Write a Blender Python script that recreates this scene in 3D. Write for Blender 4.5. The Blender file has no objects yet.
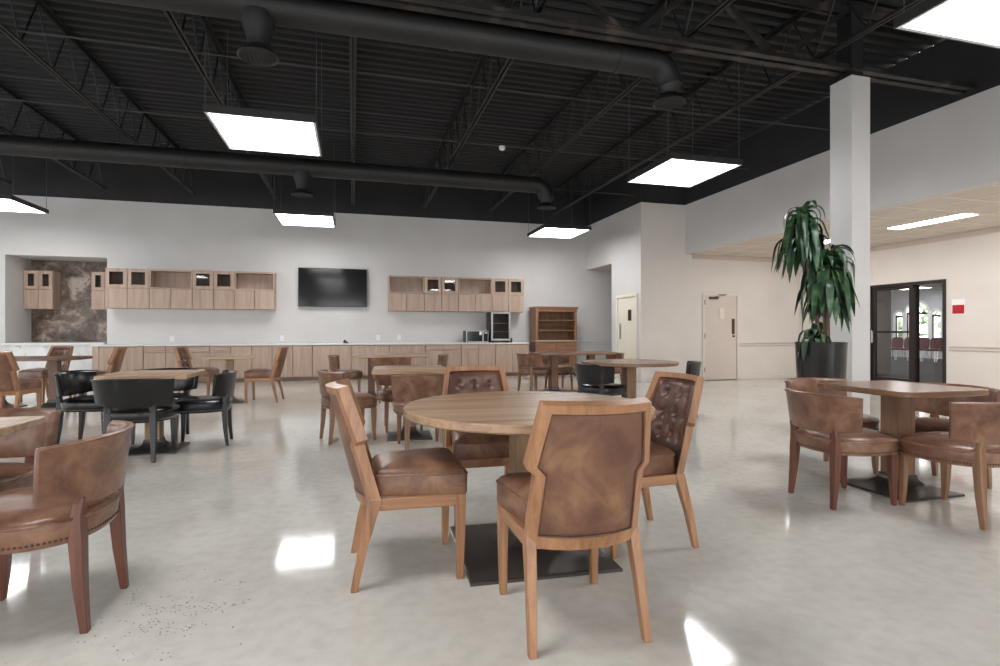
import bpy, bmesh, math, random
from mathutils import Vector, Matrix
R = math.radians
PI = math.pi
S = bpy.context.scene
COL = S.collection
random.seed(7)

# ------------------------------------------------------------------ materials
def lin(r, g, b):
    f = lambda c: (c/12.92 if c <= .04045 else ((c+.055)/1.055)**2.4)
    return (f(r/255), f(g/255), f(b/255), 1)

def mat(name):
    m = bpy.data.materials.new(name); m.use_nodes = True
    nt = m.node_tree; n = nt.nodes; b = n['Principled BSDF']
    return m, nt, n, b

def ramp(n, stops):
    r = n.new('ShaderNodeValToRGB'); e = r.color_ramp.elements
    while len(e) < len(stops): e.new(.5)
    for el, (p, c) in zip(e, stops): el.position = p; el.color = c
    return r

def plain(name, col, rough=.5, metal=0., spec=.5):
    m, nt, n, b = mat(name)
    b.inputs['Base Color'].default_value = col
    b.inputs['Roughness'].default_value = rough
    b.inputs['Metallic'].default_value = metal
    b.inputs['Specular IOR Level'].default_value = spec
    return m

def paint(name, col, rough=.6, var=.04, bump=.08, scale=60):
    m, nt, n, b = mat(name); L = nt.links
    tc = n.new('ShaderNodeTexCoord')
    nz = n.new('ShaderNodeTexNoise'); nz.inputs['Scale'].default_value = 1.3; nz.inputs['Detail'].default_value = 3
    L.new(tc.outputs['Object'], nz.inputs['Vector'])
    lo = tuple(c*(1-var) for c in col[:3])+(1,); hi = tuple(min(1, c*(1+var)) for c in col[:3])+(1,)
    r = ramp(n, [(.3, lo), (.7, hi)]); L.new(nz.outputs['Fac'], r.inputs[0]); L.new(r.outputs[0], b.inputs['Base Color'])
    n2 = n.new('ShaderNodeTexNoise'); n2.inputs['Scale'].default_value = scale; n2.inputs['Detail'].default_value = 2
    L.new(tc.outputs['Object'], n2.inputs['Vector'])
    bp = n.new('ShaderNodeBump'); bp.inputs['Strength'].default_value = bump; bp.inputs['Distance'].default_value = .004
    L.new(n2.outputs['Fac'], bp.inputs['Height']); L.new(bp.outputs[0], b.inputs['Normal'])
    b.inputs['Roughness'].default_value = rough
    return m

def wood(name, dark, mid, light, axis='X', rough=.38, fine=26., stretch=.06, planks=0.):
    m, nt, n, b = mat(name); L = nt.links
    tc = n.new('ShaderNodeTexCoord'); mp = n.new('ShaderNodeMapping')
    sc = [1, 1, 1]; sc['XYZ'.index(axis)] = stretch
    mp.inputs['Scale'].default_value = sc
    L.new(tc.outputs['Object'], mp.inputs['Vector'])
    oi = n.new('ShaderNodeObjectInfo')
    ml = n.new('ShaderNodeMath'); ml.operation = 'MULTIPLY'; ml.inputs[1].default_value = 13.
    L.new(oi.outputs['Random'], ml.inputs[0])
    ad = n.new('ShaderNodeVectorMath'); ad.operation = 'ADD'
    L.new(mp.outputs[0], ad.inputs[0]); L.new(ml.outputs[0], ad.inputs[1])
    n1 = n.new('ShaderNodeTexNoise'); n1.inputs['Scale'].default_value = fine; n1.inputs['Detail'].default_value = 6
    n1.inputs['Roughness'].default_value = .65; n1.inputs['Distortion'].default_value = .6
    L.new(ad.outputs[0], n1.inputs['Vector'])
    n2 = n.new('ShaderNodeTexNoise'); n2.inputs['Scale'].default_value = fine*.22; n2.inputs['Detail'].default_value = 3
    n2.inputs['Distortion'].default_value = 1.2
    L.new(ad.outputs[0], n2.inputs['Vector'])
    mx = n.new('ShaderNodeMath'); mx.operation = 'ADD'
    h1 = n.new('ShaderNodeMath'); h1.operation = 'MULTIPLY'; h1.inputs[1].default_value = .6; L.new(n1.outputs['Fac'], h1.inputs[0])
    h2 = n.new('ShaderNodeMath'); h2.operation = 'MULTIPLY'; h2.inputs[1].default_value = .4; L.new(n2.outputs['Fac'], h2.inputs[0])
    L.new(h1.outputs[0], mx.inputs[0]); L.new(h2.outputs[0], mx.inputs[1])
    r = ramp(n, [(.33, dark), (.5, mid), (.66, light)]); L.new(mx.outputs[0], r.inputs[0])
    L.new(r.outputs[0], b.inputs['Base Color'])
    bp = n.new('ShaderNodeBump'); bp.inputs['Strength'].default_value = .12; bp.inputs['Distance'].default_value = .002
    L.new(n1.outputs['Fac'], bp.inputs['Height']); L.new(bp.outputs[0], b.inputs['Normal'])
    b.inputs['Roughness'].default_value = rough
    return m

def leather(name, dark, mid, light, rough=.33, scale=7.):
    m, nt, n, b = mat(name); L = nt.links
    tc = n.new('ShaderNodeTexCoord')
    oi = n.new('ShaderNodeObjectInfo')
    ml = n.new('ShaderNodeMath'); ml.operation = 'MULTIPLY'; ml.inputs[1].default_value = 9.
    L.new(oi.outputs['Random'], ml.inputs[0])
    ad = n.new('ShaderNodeVectorMath'); ad.operation = 'ADD'
    L.new(tc.outputs['Object'], ad.inputs[0]); L.new(ml.outputs[0], ad.inputs[1])
    n1 = n.new('ShaderNodeTexNoise'); n1.inputs['Scale'].default_value = scale; n1.inputs['Detail'].default_value = 7
    n1.inputs['Roughness'].default_value = .62; n1.inputs['Distortion'].default_value = .5
    L.new(ad.outputs[0], n1.inputs['Vector'])
    r = ramp(n, [(.32, dark), (.5, mid), (.7, light)]); L.new(n1.outputs['Fac'], r.inputs[0])
    L.new(r.outputs[0], b.inputs['Base Color'])
    v = n.new('ShaderNodeTexVoronoi'); v.inputs['Scale'].default_value = 240
    L.new(tc.outputs['Object'], v.inputs['Vector'])
    n3 = n.new('ShaderNodeTexNoise'); n3.inputs['Scale'].default_value = 14; n3.inputs['Detail'].default_value = 3
    L.new(ad.outputs[0], n3.inputs['Vector'])
    bp = n.new('ShaderNodeBump'); bp.inputs['Strength'].default_value = .12; bp.inputs['Distance'].default_value = .001
    L.new(v.outputs['Distance'], bp.inputs['Height'])
    b2 = n.new('ShaderNodeBump'); b2.inputs['Strength'].default_value = .25; b2.inputs['Distance'].default_value = .006
    L.new(n3.outputs['Fac'], b2.inputs['Height']); L.new(bp.outputs[0], b2.inputs['Normal'])
    L.new(b2.outputs[0], b.inputs['Normal'])
    b.inputs['Roughness'].default_value = rough
    return m

def floor_mat():
    m, nt, n, b = mat('polished_concrete'); L = nt.links
    tc = n.new('ShaderNodeTexCoord')
    n1 = n.new('ShaderNodeTexNoise'); n1.inputs['Scale'].default_value = .9; n1.inputs['Detail'].default_value = 9
    n1.inputs['Roughness'].default_value = .62; n1.inputs['Distortion'].default_value = .4
    L.new(tc.outputs['Object'], n1.inputs['Vector'])
    r = ramp(n, [(.25, FLOOR[0]), (.5, FLOOR[1]), (.78, FLOOR[2])]); L.new(n1.outputs['Fac'], r.inputs[0])
    # fine darker mottling
    n2 = n.new('ShaderNodeTexNoise'); n2.inputs['Scale'].default_value = 14; n2.inputs['Detail'].default_value = 6
    L.new(tc.outputs['Object'], n2.inputs['Vector'])
    r2 = ramp(n, [(.32, (.90, .90, .89, 1)), (.6, (1, 1, 1, 1))]); L.new(n2.outputs['Fac'], r2.inputs[0])
    mx = n.new('ShaderNodeMix'); mx.data_type = 'RGBA'; mx.blend_type = 'MULTIPLY'; mx.inputs[0].default_value = 1
    L.new(r.outputs[0], mx.inputs[6]); L.new(r2.outputs[0], mx.inputs[7])
    # small dark pits in the slab, thick in one worn patch
    v = n.new('ShaderNodeTexVoronoi'); v.inputs['Scale'].default_value = 62
    L.new(tc.outputs['Object'], v.inputs['Vector'])
    lt = n.new('ShaderNodeMath'); lt.operation = 'LESS_THAN'; lt.inputs[1].default_value = .22
    L.new(v.outputs['Distance'], lt.inputs[0])
    n4 = n.new('ShaderNodeTexNoise'); n4.inputs['Scale'].default_value = 9; n4.inputs['Detail'].default_value = 4
    L.new(tc.outputs['Object'], n4.inputs['Vector'])
    dist = n.new('ShaderNodeVectorMath'); dist.operation = 'DISTANCE'; dist.inputs[1].default_value = (-.72, 2.45, 0)
    ms = n.new('ShaderNodeMapping'); ms.inputs['Scale'].default_value = (1, .62, 1); ms.inputs['Location'].default_value = (0, .92, 0)
    L.new(tc.outputs['Object'], ms.inputs['Vector']); L.new(ms.outputs[0], dist.inputs[0])
    mr = n.new('ShaderNodeMapRange'); mr.inputs[1].default_value = .05; mr.inputs[2].default_value = .5
    mr.inputs[3].default_value = .45; mr.inputs[4].default_value = .76
    L.new(dist.outputs['Value'], mr.inputs[0])
    gt = n.new('ShaderNodeMath'); gt.operation = 'GREATER_THAN'
    L.new(n4.outputs['Fac'], gt.inputs[0]); L.new(mr.outputs[0], gt.inputs[1])
    an = n.new('ShaderNodeMath'); an.operation = 'MULTIPLY'; L.new(lt.outputs[0], an.inputs[0]); L.new(gt.outputs[0], an.inputs[1])
    sc = n.new('ShaderNodeMath'); sc.operation = 'MULTIPLY'; sc.inputs[1].default_value = .8; L.new(an.outputs[0], sc.inputs[0])
    m2 = n.new('ShaderNodeMix'); m2.data_type = 'RGBA'; L.new(sc.outputs[0], m2.inputs[0])
    L.new(mx.outputs[2], m2.inputs[6]); m2.inputs[7].default_value = (.06, .055, .05, 1)
    L.new(m2.outputs[2], b.inputs['Base Color'])
    rr = n.new('ShaderNodeMapRange'); rr.inputs[3].default_value = .05; rr.inputs[4].default_value = .11
    L.new(n2.outputs['Fac'], rr.inputs[0]); L.new(rr.outputs[0], b.inputs['Roughness'])
    n5 = n.new('ShaderNodeTexNoise'); n5.inputs['Scale'].default_value = 3; n5.inputs['Detail'].default_value = 4
    L.new(tc.outputs['Object'], n5.inputs['Vector'])
    bp = n.new('ShaderNodeBump'); bp.inputs['Strength'].default_value = .03; bp.inputs['Distance'].default_value = .01
    L.new(n5.outputs['Fac'], bp.inputs['Height']); L.new(bp.outputs[0], b.inputs['Normal'])
    b.inputs['IOR'].default_value = 1.5
    return m

def stone_mat(name, stops, scale, distort, vein=None, rough=.3):
    m, nt, n, b = mat(name); L = nt.links
    tc = n.new('ShaderNodeTexCoord')
    n1 = n.new('ShaderNodeTexNoise'); n1.inputs['Scale'].default_value = scale; n1.inputs['Detail'].default_value = 8
    n1.inputs['Distortion'].default_value = distort; n1.inputs['Roughness'].default_value = .6
    L.new(tc.outputs['Object'], n1.inputs['Vector'])
    r = ramp(n, stops); L.new(n1.outputs['Fac'], r.inputs[0])
    L.new(r.outputs[0], b.inputs['Base Color'])
    b.inputs['Roughness'].default_value = rough
    if vein:
        w = n.new('ShaderNodeTexNoise'); w.inputs['Scale'].default_value = scale*.6; w.inputs['Detail'].default_value = 4; w.inputs['Distortion'].default_value = 2.2
        L.new(tc.outputs['Object'], w.inputs['Vector'])
        a = n.new('ShaderNodeMath'); a.operation = 'SUBTRACT'; a.inputs[1].default_value = .5; L.new(w.outputs['Fac'], a.inputs[0])
        c = n.new('ShaderNodeMath'); c.operation = 'ABSOLUTE'; L.new(a.outputs[0], c.inputs[0])
        d = n.new('ShaderNodeMath'); d.operation = 'LESS_THAN'; d.inputs[1].default_value = vein[1]; L.new(c.outputs[0], d.inputs[0])
        e = n.new('ShaderNodeMath'); e.operation = 'MULTIPLY'; e.inputs[1].default_value = .7; L.new(d.outputs[0], e.inputs[0])
        mx = n.new('ShaderNodeMix'); mx.data_type = 'RGBA'; L.new(e.outputs[0], mx.inputs[0])
        L.new(r.outputs[0], mx.inputs[6]); mx.inputs[7].default_value = vein[0]
        L.new(mx.outputs[2], b.inputs['Base Color'])
    return m

def glass_mat(name, tint=(1, 1, 1, 1), refl=.08, rough=.02):
    m = bpy.data.materials.new(name); m.use_nodes = True
    nt = m.node_tree; n = nt.nodes; L = nt.links
    n.remove(n['Principled BSDF']); out = n['Material Output']
    t = n.new('ShaderNodeBsdfTransparent'); t.inputs[0].default_value = tint
    g = n.new('ShaderNodeBsdfGlossy'); g.inputs['Roughness'].default_value = rough
    fr = n.new('ShaderNodeFresnel'); fr.inputs['IOR'].default_value = 1.3 + refl
    mx = n.new('ShaderNodeMixShader')
    L.new(fr.outputs[0], mx.inputs[0]); L.new(t.outputs[0], mx.inputs[1]); L.new(g.outputs[0], mx.inputs[2])
    L.new(mx.outputs[0], out.inputs['Surface'])
    return m

def emit(name, col, k):
    m, nt, n, b = mat(name)
    b.inputs['Base Color'].default_value = (.8, .8, .8, 1)
    b.inputs['Emission Color'].default_value = col
    b.inputs['Emission Strength'].default_value = k
    return m

FLOOR = [(.545, .515, .46, 1), (.64, .612, .555, 1), (.69, .665, .61, 1)]
M = {}
M['floor'] = floor_mat()
M['wall'] = paint('pale_grey_paint', (.605, .588, .572, 1))
M['beige'] = paint('warm_beige_paint', (.68, .628, .585, 1))
M['cream'] = paint('cream_door_paint', (.74, .69, .58, 1), rough=.4, bump=.02)
M['doorbeige'] = paint('beige_door_paint', (.62, .55, .49, 1), rough=.4, bump=.02)
M['railpaint'] = paint('dado_paint', (.55, .46, .41, 1), rough=.45, bump=.02)
M['black_paint'] = paint('black_ceiling_paint', (.0085, .0085, .0098, 1), rough=.7, var=.25)
M['black_wall'] = paint('black_wall_paint', (.017, .017, .019, 1), rough=.7, var=.2)
M['steel_black'] = paint('black_steel_paint', (.0095, .0095, .010, 1), rough=.55, var=.35, bump=.15)
M['worn_steel'] = stone_mat('worn_black_steel', [(.3, (.010, .010, .010, 1)), (.52, (.014, .013, .013, 1)), (.66, (.075, .058, .05, 1))], 3.2, .3, None, .55)
M['rod'] = plain('grey_bridging_rod', (.045, .045, .045, 1), .5)
M['tile_ceiling'] = paint('ceiling_tile_white', (.62, .55, .485, 1), rough=.8, bump=.3, scale=120)
M['oak'] = wood('light_oak_upright', (.17, .078, .036, 1), (.335, .163, .078, 1), (.44, .235, .12, 1), 'Z', .36, 30)
M['oakx'] = wood('light_oak_lengthwise', (.17, .078, .036, 1), (.335, .163, .078, 1), (.44, .235, .12, 1), 'X', .36, 30)
M['top'] = wood('tabletop_wood', (.25, .15, .085, 1), (.41, .262, .155, 1), (.51, .35, .22, 1), 'X', .27, 22, .05)
M['ped'] = wood('pedestal_wood', (.22, .13, .07, 1), (.33, .205, .115, 1), (.42, .275, .165, 1), 'Z', .4, 22)
M['darktop'] = wood('dark_tabletop_wood', (.13, .065, .038, 1), (.20, .105, .062, 1), (.28, .16, .10, 1), 'X', .25, 22, .05)
M['darkped'] = wood('dark_pedestal_wood', (.13, .062, .034, 1), (.19, .095, .054, 1), (.26, .135, .08, 1), 'Z', .4, 22)
M['redwood'] = wood('reddish_walnut', (.085, .03, .018, 1), (.14, .05, .03, 1), (.20, .08, .048, 1), 'Z', .35, 28)
M['walnut'] = wood('mid_brown_leg_wood', (.16, .075, .04, 1), (.25, .13, .07, 1), (.34, .19, .11, 1), 'Z', .38, 28)
M['cab'] = wood('pale_oak_veneer', (.33, .228, .17, 1), (.44, .315, .243, 1), (.51, .38, .30, 1), 'Z', .45, 26, .05)
M['cabx'] = wood('pale_oak_veneer_lengthwise', (.33, .228, .17, 1), (.44, .315, .243, 1), (.51, .38, .30, 1), 'X', .45, 26, .05)
M['hutch'] = wood('hutch_wood', (.17, .075, .035, 1), (.25, .12, .06, 1), (.33, .17, .09, 1), 'Z', .4, 24)
M['hutchx'] = wood('hutch_wood_lengthwise', (.17, .075, .035, 1), (.25, .12, .06, 1), (.33, .17, .09, 1), 'X', .4, 24)
M['blackwood'] = plain('black_lacquered_wood', (.012, .012, .013, 1), .3)
M['leather'] = leather('brown_leather', (.11, .049, .028, 1), (.192, .094, .057, 1), (.30, .165, .10, 1))
M['backleather'] = leather('worn_brown_leather', (.11, .048, .029, 1), (.170, .079, .047, 1), (.28, .15, .075, 1), .42, 5.5)
M['darkleather'] = leather('dark_brown_leather', (.075, .034, .024, 1), (.115, .053, .037, 1), (.17, .082, .057, 1), .28)
M['blackleather'] = leather('black_leather', (.004, .004, .0045, 1), (.007, .007, .0075, 1), (.013, .013, .014, 1), .24)
M['nail'] = plain('antique_nailhead', (.10, .06, .04, 1), .35, .7)
M['blacknail'] = plain('pewter_nailhead', (.22, .2, .18, 1), .35, .8)
M['plate'] = plain('dark_steel_plate', (.068, .060, .055, 1), .34, .4)
M['counter'] = plain('white_counter', (.74, .74, .72, 1), .3)
M['stone'] = stone_mat('brown_marble', [(.34, (.035, .023, .018, 1)), (.46, (.13, .090, .068, 1)), (.54, (.20, .145, .11, 1)), (.66, (.42, .35, .29, 1))], 3.4, .7, ((.06, .032, .018, 1), .010), .35)
M['whitestone'] = stone_mat('white_marble', [(.3, (.58, .58, .57, 1)), (.6, (.74, .74, .73, 1))], 1.6, 1., ((.42, .42, .41, 1), .006), .25)
M['toe'] = plain('toe_kick_shadow_board', (.22, .155, .11, 1), .6)  # darker brown board below the base cabinets
M['black_gloss'] = plain('black_gloss', (.008, .008, .009, 1), .12)
M['screen'] = plain('screen_glass', (.012, .011, .011, 1), .10, 0, .35)
M['black_plastic'] = plain('black_plastic', (.016, .016, .017, 1), .4)
M['steel'] = plain('brushed_steel', (.55, .55, .54, 1), .32, .9)
M['white_plastic'] = plain('white_plastic', (.78, .78, .77, 1), .4)
M['bronze'] = plain('dark_bronze_frame', (.028, .020, .017, 1), .4, .3)
M['brown_metal'] = plain('brown_hardware', (.10, .065, .05, 1), .4, .6)
M['glass'] = glass_mat('clear_glass')
M['cabglass'] = glass_mat('smoked_cabinet_glass', (.74, .71, .69, 1), .22)
M['red'] = plain('red_sign_face', lin(178, 28, 38), .4)
M['planter'] = plain('charcoal_glazed_planter', (.022, .021, .021, 1), .22)
M['soil'] = plain('potting_soil', (.03, .02, .014, 1), .9)
M['maroon'] = plain('maroon_fabric', (.10, .028, .032, 1), .8)
M['chrome'] = plain('chrome_tube', (.75, .75, .77, 1), .2, .9)
M['carpet'] = paint('grey_carpet', (.028, .026, .025, 1), rough=.9)
M['greywall'] = paint('grey_wall_paint', (.50, .50, .52, 1))
M['brownwall'] = paint('grey_brown_partition_paint', (.21, .19, .175, 1))
M['lamp'] = emit('lamp_diffuser', (.98, .985, 1, 1), 9.5)
M['lowlamp'] = emit('recessed_diffuser', (1, .965, .93, 1), 14.)
M['wirem'] = plain('suspension_wire', (.08, .08, .085, 1), .5)
M['lampframe'] = plain('lamp_housing_black', (.02, .02, .022, 1), .5)
M['lamprim'] = plain('lamp_white_rim', (.8, .8, .82, 1), .4)

def leaf_mat(name, a, b_, c):
    m, nt, n, b = mat(name); L = nt.links
    tc = n.new('ShaderNodeTexCoord'); nz = n.new('ShaderNodeTexNoise'); nz.inputs['Scale'].default_value = 9; nz.inputs['Detail'].default_value = 4
    L.new(tc.outputs['Object'], nz.inputs['Vector'])
    r = ramp(n, [(.35, a), (.55, b_), (.75, c)]); L.new(nz.outputs['Fac'], r.inputs[0]); L.new(r.outputs[0], b.inputs['Base Color'])
    b.inputs['Roughness'].default_value = .35
    return m
M['leaf'] = leaf_mat('dracaena_leaf', (.012, .035, .016, 1), (.028, .075, .030, 1), (.10, .17, .07, 1))
M['tree'] = leaf_mat('tree_leaf', (.05, .10, .03, 1), (.11, .18, .06, 1), (.22, .28, .13, 1))
M['bark'] = plain('cane_bark', (.19, .13, .085, 1), .8)

# ------------------------------------------------------------------ mesh helper
class MB:
    def __init__(s): s.v = []; s.f = []; s.mi = []
    def add(s, vs, fs, mi=0):
        o = len(s.v); s.v += [tuple(p) for p in vs]
        for f in fs: s.f.append(tuple(i+o for i in f)); s.mi.append(mi)
        return s
    def box(s, x0, x1, y0, y1, z0, z1, mi=0):
        v = [(x, y, z) for z in (z0, z1) for y in (y0, y1) for x in (x0, x1)]
        f = [(0, 2, 3, 1), (4, 5, 7, 6), (0, 1, 5, 4), (2, 6, 7, 3), (0, 4, 6, 2), (1, 3, 7, 5)]
        return s.add(v, f, mi)
    def loft(s, rings, cap0=True, cap1=True, closed=True, mi=0):
        n = len(rings[0]); v = [p for r in rings for p in r]; f = []
        for i in range(len(rings)-1):
            for j in range(n if closed else n-1):
                k = (j+1) % n
                f.append((i*n+j, i*n+k, (i+1)*n+k, (i+1)*n+j))
        if cap0: f.append(tuple(reversed(range(n))))
        if cap1: f.append(tuple(range((len(rings)-1)*n, len(rings)*n)))
        return s.add(v, f, mi)
    def bar(s, p, q, wp, wq, up=(0, 0, 1), mi=0):
        """tapered rectangular bar from p to q; wp = (a, b) section sizes"""
        p, q = Vector(p), Vector(q); d = (q-p).normalized(); u = Vector(up)
        if abs(d.dot(u)) > .95: u = Vector((1, 0, 0))
        a = u.cross(d).normalized(); b = d.cross(a)
        r = []
        for c, w in ((p, wp), (q, wq)):
            r.append([c+a*w[0]/2*sx+b*w[1]/2*sy for sx, sy in ((-1, -1), (1, -1), (1, 1), (-1, 1))])
        return s.loft(r, mi=mi)
    def post(s, pts, mi=0):
        """vertical-ish post: list of (x, y, z, wx, wy)"""
        return s.loft([[(x-a/2, y-b/2, z), (x+a/2, y-b/2, z), (x+a/2, y+b/2, z), (x-a/2, y+b/2, z)] for x, y, z, a, b in pts], mi=mi)
    def tube(s, pts, r, seg=8, closed=False, mi=0):
        pts = [Vector(p) for p in pts]; n = len(pts); rings = []
        prev = None
        for i, p in enumerate(pts):
            if closed: t = (pts[(i+1) % n]-pts[i-1]).normalized()
            else: t = (pts[min(i+1, n-1)]-pts[max(i-1, 0)]).normalized()
            if prev is None:
                u = Vector((0, 0, 1)) if abs(t.z) < .9 else Vector((1, 0, 0))
                a = u.cross(t).normalized()
            else: a = (prev-t*prev.dot(t)).normalized()
            prev = a; b = t.cross(a)
            rr = r[i] if isinstance(r, (list, tuple)) else r
            rings.append([p+a*rr*math.cos(2*PI*j/seg)+b*rr*math.sin(2*PI*j/seg) for j in range(seg)])
        if closed: rings.append(rings[0]); return s.loft(rings, False, False, mi=mi)
        return s.loft(rings, mi=mi)
    def lathe(s, prof, c=(0, 0, 0), seg=40, mi=0, cap0=True, cap1=True):
        return s.loft([[(c[0]+r*math.cos(2*PI*j/seg), c[1]+r*math.sin(2*PI*j/seg), c[2]+z) for j in range(seg)] for r, z in prof], cap0, cap1, mi=mi)
    def grid(s, fn, nu, nv, mi=0):
        v = [fn(i/nu, j/nv) for j in range(nv+1) for i in range(nu+1)]
        f = [(j*(nu+1)+i, j*(nu+1)+i+1, (j+1)*(nu+1)+i+1, (j+1)*(nu+1)+i) for j in range(nv) for i in range(nu)]
        return s.add(v, f, mi)
    def dome(s, c, r, flat=.5, seg=8, axis=None, mi=0):
        ax = Vector(axis or (0, 0, 1)).normalized(); c = Vector(c)
        u = Vector((0, 0, 1)) if abs(ax.z) < .9 else Vector((1, 0, 0))
        a = u.cross(ax).normalized(); b = ax.cross(a)
        rings = [[c+(a*math.cos(2*PI*j/seg)+b*math.sin(2*PI*j/seg))*r*math.cos(t)+ax*r*flat*math.sin(t) for j in range(seg)] for t in (0, R(35), R(65), R(86))]
        return s.loft(rings, False, True, mi=mi)
    def build(s, name, m, parent=None, bevel=0., sharp=38, smooth=True):
        me = bpy.data.meshes.new(name)
        if bevel or True:
            bm = bmesh.new()
            vs = [bm.verts.new(p) for p in s.v]
            for f, k in zip(s.f, s.mi):
                try: bf = bm.faces.new([vs[i] for i in f]); bf.material_index = k
                except ValueError: pass
            bmesh.ops.recalc_face_normals(bm, faces=bm.faces)
            if bevel:
                ed = [e for e in bm.edges if len(e.link_faces) == 2 and e.calc_face_angle(0) > R(50)]
                if ed: bmesh.ops.bevel(bm, geom=ed, offset=bevel, segments=1, affect='EDGES', profile=.5, clamp_overlap=True)
            bm.to_mesh(me); bm.free()
        for k in (m if isinstance(m, (list, tuple)) else [m]): me.materials.append(k)
        if smooth:
            me.polygons.foreach_set('use_smooth', [True]*len(me.polygons))
            me.set_sharp_from_angle(angle=R(sharp))
        o = bpy.data.objects.new(name, me); COL.objects.link(o)
        if parent is not None: o.parent = parent
        return o

def tag(o, label=None, cat=None, group=None, kind=None):
    if label: o['label'] = label
    if cat: o['category'] = cat
    if group: o['group'] = group
    if kind: o['kind'] = kind
    return o
def empty(name, loc=(0, 0, 0), rz=0.):
    o = bpy.data.objects.new(name, None); COL.objects.link(o); o.location = loc; o.rotation_euler = (0, 0, rz)
    o.empty_display_size = .1
    return o
def copy_tree(o, parent=None):
    c = o.copy(); COL.objects.link(c)
    if parent is not None: c.parent = parent
    for ch in list(o.children): copy_tree(ch, c)
    return c
def struct(name, mb, m, label=None, bevel=0., parent=None):
    o = mb.build(name, m, parent, bevel)
    if parent is None: o['kind'] = 'structure'
    if label: o['label'] = label
    return o

# ------------------------------------------------------------------ the room
YB, XJ, YR, XS, XR = 14.1, 6.373, 11.1, 7.53, 10.8     # back wall, alcove wall, rear wall on the right, soffit wall, right wall
ZW, ZD, ZL = 4.13, 5.0, 2.98                            # top of the pale paint, deck, low ceiling
XL, YF = -13., -4.5
struct('floor', MB().box(XL, XR+.15, YF, 15.6, -.15, 0), M['floor'])

W = MB()
def wallx(x0, x1, y0, y1, z0=0., z1=ZD):
    if z0 < ZW: W.box(x0, x1, y0, y1, z0, min(z1, ZW), 0)
    if z1 > ZW: W.box(x0, x1, y0, y1, max(z0, ZW), z1, 1)
NX0, NX1, NY, NZ0, NZ1 = -7.27, -5.36, 15.12, .9, 2.83
wallx(XL, NX0, YB, YB+.3)
wallx(NX0, NX1, YB, YB+.3, NZ1, ZD)
W.box(NX0, NX1, YB, YB+.3, 0, NZ0-.03, 2)
wallx(NX1, 9.2, YB, YB+.3)
W.box(NX0-.12, NX0, YB+.3, NY+.12, 0, NZ1+.1); W.box(NX1, NX1+.12, YB+.3, NY+.12, 0, NZ1+.1)
W.box(NX0, NX1, NY, NY+.12, 0, NZ1+.1); W.box(NX0, NX1, YB+.3, NY, NZ1, NZ1+.1)
struct('wall_back', W, [M['wall'], M['black_wall'], M['whitestone']])
struct('trim_1', MB().box(NX0-.05, NX1-.04, YB-.04, NY, NZ0-.03, NZ0+.01), M['counter'], 'white ledge of the niche')
struct('trim_2', MB().box(NX0+.002, NX1-.002, NY-.03, NY-.001, NZ0+.012, NZ1-.002), M['stone'], 'brown marble panel in the niche')

W = MB()                                                  # the wall that comes forward, with a passage opening beside the back wall
OY = 12.56
wallx(XJ, XJ+.15, YR+.15, OY); wallx(XJ-.003, XJ, YR, YR+.15)
wallx(XJ, XJ+.15, OY, YB, 2.9, ZD)
W.box(XJ+.15, 9.2, OY+.001, YB-.001, 2.9, 3.0, 2)
W.box(XJ+.15, 9.2, OY-.15, OY, 0, 2.9); W.box(9.2, 9.35, OY-.15, YB+.3, 0, 3.0)
struct('wall_alcove', W, [M['wall'], M['black_wall'], M['tile_ceiling']])
W = MB()
wallx(XJ, XS, YR, YR+.15)
W.box(XS, XR, YR, YR+.15, 0, 3.4, 0)
struct('wall_rear', W, [M['beige'], M['black_wall']])
W = MB()
wallx(XS, XS+.15, YF, YR, ZL, ZD)
struct('wall_soffit', W, [M['wall'], M['black_wall']])
# right wall with the glass entrance and a small window
GY0, GY1, GZ = 7.62, 9.18, 2.15
WY0, WY1, WZ0, WZ1 = 9.75, 10.55, .94, 2.0
W = MB()
for a, b_, z0, z1 in ((YF, GY0, 0, 3.4), (GY0, GY1, GZ, 3.4), (GY1, WY0, 0, 3.4), (WY0, WY1, 0, WZ0), (WY0, WY1, WZ1, 3.4), (WY1, YR+.15, 0, 3.4)):
    W.box(XR, XR+.15, a, b_, z0, z1)
struct('wall_right', W, M['beige'])
# low tiled ceiling of the side aisle
T = MB(); T.box(XS+.15, XR, YF, YR, ZL, ZL+.06)
for k in range(-7, 19): T.box(XS+.16, XR-.01, k*.61-.012, k*.61+.012, ZL-.004, ZL, 1)
for k in range(1, 6): T.box(XS+.15+k*.61-.012, XS+.15+k*.61+.012, YF, YR-.01, ZL-.004, ZL, 1)
struct('ceiling_low', T, [M['tile_ceiling'], M['cream']])
struct('trim_3', MB().box(XR-.03, XR, YF, YR-.03, ZL-.10, ZL-.005).box(XS+.2, XR, YR-.03, YR, ZL-.10, ZL-.005), M['railpaint'], 'brown trim under the low ceiling')  # shadow band below the ceiling, put into the strip's brown colour
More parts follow.
